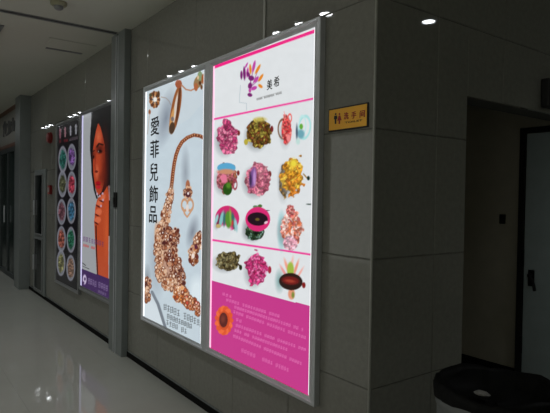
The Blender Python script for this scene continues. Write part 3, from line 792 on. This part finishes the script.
MB().tube([(-8.9, -0.075, 0.95), (-8.9, -0.075, 1.25)], 0.012).build('handle', alu, t)

# ---------------------------------------------------------------- passage fittings
t = struct(MB().quad_box(-0.565, -0.165, 2.372, 2.385, 0.005, 2.02).build('door_1', door_m, bevel=0.003))
fr = MB(); fr.quad_box(-0.62, -0.572, 2.365, 2.399, 0, 2.07); fr.quad_box(-0.572, -0.165, 2.365, 2.399, 2.025, 2.07)
fr.build('door_frame', black, t, bevel=0.002)
for z in (0.95, 1.75, 0.25):
    MB().quad_box(-0.578, -0.562, 2.352, 2.372, z, z+0.14).build('hinge', steel, t)
mb = MB(); mb.quad_box(-0.525, -0.475, 2.366, 2.372, 0.80, 0.93)
mb.tube([(-0.50, 2.368, 0.89), (-0.50, 2.325, 0.89), (-0.49, 2.312, 0.885), (-0.46, 2.308, 0.86), (-0.445, 2.308, 0.81), (-0.44, 2.308, 0.775)], 0.012)
mb.build('door_handle', steel, t, smooth=False)
o = MB().quad_box(-0.795, -0.742, 2.385, 2.399, 1.285, 1.365)
tag(o.build('wall_switch', black, bevel=0.004, origin=(-0.768, 2.392, 1.27)), 'small black switch on the dark passage wall beside the pale door', 'switch')
t = thing('exit_sign', 'dark unlit exit sign box above the passage opening at right edge', 'sign', (0.0, 1.7, 2.06))
MB().quad_box(0.001, 0.05, 1.47, 1.95, 2.06, 2.235).build('housing', black, t, bevel=0.006)
MB().quad_box(0.05, 0.0525, 1.50, 1.92, 2.085, 2.21).build('panel', glass_d, t)
em = mat('faded_green', (0.03, 0.06, 0.045), 0.5)
mb = MB()
for (a_, b_, c_, d_) in ((1.53, 1.56, 2.10, 2.20), (1.56, 1.60, 2.19, 2.20), (1.56, 1.59, 2.145, 2.155), (1.56, 1.60, 2.10, 2.11)): mb.quad_box(0.0525, 0.0535, a_, b_, c_, d_)
mb.build('marking', em, t)

# ---------------------------------------------------------------- waste bin
BC = (0.524, 0.161, 0.0); BR = 0.236; BH = 0.75
t = thing('waste_bin', 'round pale waste bin lined with a black bag below the passage opening', 'bin', BC)
mb = MB()
mb.lathe(BC, [(0.175, 0.0), (0.185, 0.01), (0.218, 0.66), (0.228, 0.665), (0.228, 0.735), (0.2245, 0.737), (0.2225, 0.62), (0.180, 0.03)], n=56)
mb.build('body', bin_m, t, smooth=True)
rs = np.random.RandomState(3)
pw = rs.rand(6)*6.28
def wob(i, a_):
    k = 0.5*(math.sin(9*a_+pw[0])+0.7*math.sin(17*a_+pw[1])+0.5*math.sin(29*a_+pw[2]))
    if i > 4: return (0.002*k, 0.004*math.sin(4*a_+i))
    if i == 0: return (0.004*k, 0.006*math.sin(5*a_+pw[3])+0.003*math.sin(11*a_+pw[4]))
    if i < 3: return (0.003*k, 0.004*k)
    return (0.006*k, 0.010*math.sin(4*a_+i))
mb = MB()
mb.lathe(BC, [(0.232, 0.70), (0.236, 0.725), (0.237, 0.748), (0.226, 0.757), (0.206, 0.735), (0.190, 0.70), (0.15, 0.682), (0.08, 0.672), (0.01, 0.67)], n=120, wob=wob, caps=False)
mb.build('bin_bag', bag_m, t, smooth=True)
# crumpled tissue lying in the bin
bm = bmesh.new(); bmesh.ops.create_icosphere(bm, subdivisions=2, radius=0.024)
for v in bm.verts: v.co = Vector((v.co.x*1.3, v.co.y*1.0, v.co.z*0.45))*(1+0.35*(rs.rand()-0.5))
me = bpy.data.meshes.new('paper_scrap'); bm.to_mesh(me); bm.free(); me.materials.append(paper_m)
o = bpy.data.objects.new('paper_scrap', me); C.objects.link(o); o.location = (0.468, 0.155, 0.700)
tag(o, 'crumpled white tissue lying inside the black bin bag', 'paper')

# ---------------------------------------------------------------- ceiling fittings
t = thing('smoke_detector', 'small round yellowish smoke detector on the ceiling near the shutter slot', 'detector', (-2.70, -0.70, CEIL-0.001))
MB().lathe((-2.70, -0.70, CEIL-0.001), [(0.062, 0.0), (0.062, -0.018), (0.05, -0.03)], n=32).build('base', det_m, t, smooth=False)
MB().lathe((-2.70, -0.70, CEIL-0.031), [(0.036, 0.0), (0.033, -0.02), (0.02, -0.028)], n=28).build('sensor_head', alu_d, t)
t = thing('ceiling_vent', 'flush ceiling access panel with dark edge slots beyond the shutter track', 'vent', (-3.93, -0.30, CEIL))
MB().quad_box(-4.09, -3.74, -0.50, -0.11, CEIL-0.004, CEIL).build('panel', ceil_m, t)
MB().quad_box(-4.15, -4.10, -0.47, -0.11, CEIL-0.006, CEIL).build('slot', alu_d, t)  # grey strip in place of a shaded groove
MB().quad_box(-3.735, -3.72, -0.53, -0.08, CEIL-0.004, CEIL).build('slot', ceil_d, t)  # fainter groove, its shade put into the strip's colour

# downlights: triple lamp units in a row 1.05 m off the wall
def lamp_part(t, x, y, watts=LAMP_W*10):
    z = CEIL-0.02
    MB().lathe((x, y, z), [(0.001, 0.0), (0.052, 0.0), (0.052, -0.004), (0.001, -0.004)], n=24, caps=False).build('lamp_lens', lens_m, t)
    MB().ring((x, y, z), 0.052, 0.07, -0.008, 0.019, 32).build('lamp_ring', alu, t)
    ld = bpy.data.lights.new('bulb', 'SPOT'); ld.energy = watts; ld.color = (0.95, 0.98, 1.0); ld.spot_size = math.radians(110); ld.spot_blend = 0.9; ld.shadow_soft_size = 0.05
    lo = bpy.data.objects.new('bulb', ld); C.objects.link(lo); lo.parent = t
    org = t['_org']; lo.location = (x-org[0], y-org[1], z-0.012-org[2])
GRP = 'triple downlights along the tiled wall'
for k, gx in enumerate((-1.85, -4.06, -6.26, -8.46, -10.66, -12.9)):
    lab = 'triple ceiling downlight in the row in front of the posters'
    t = thing('triple_downlight', lab, 'ceiling light', (gx, -1.05, CEIL-0.001), GRP)
    MB().quad_box(gx-0.46, gx+0.46, -1.16, -0.94, CEIL-0.012, CEIL-0.001).build('housing', alu_d, t)
    for dx in (-0.32, 0, 0.32): lamp_part(t, gx+dx, -1.05)
for (x, y) in ((1.13, 1.83), (1.13, -3.4)):
    t = thing('downlight', 'single round ceiling downlight facing the passage' if y > 0 else 'unseen single ceiling downlight behind the viewer, boosted to brighten the wall corner', 'ceiling light', (x, y, CEIL-0.001))
    MB().ring((x, y, CEIL-0.001), 0.0, 0.085, -0.012, 0.0, 32).build('housing', alu_d, t)
    lamp_part(t, x, y, 30 if y > 0 else 170)  # unseen lamp behind the viewer boosted to lift the wall corner

for o in bpy.data.objects:
    if '_org' in o: del o['_org']
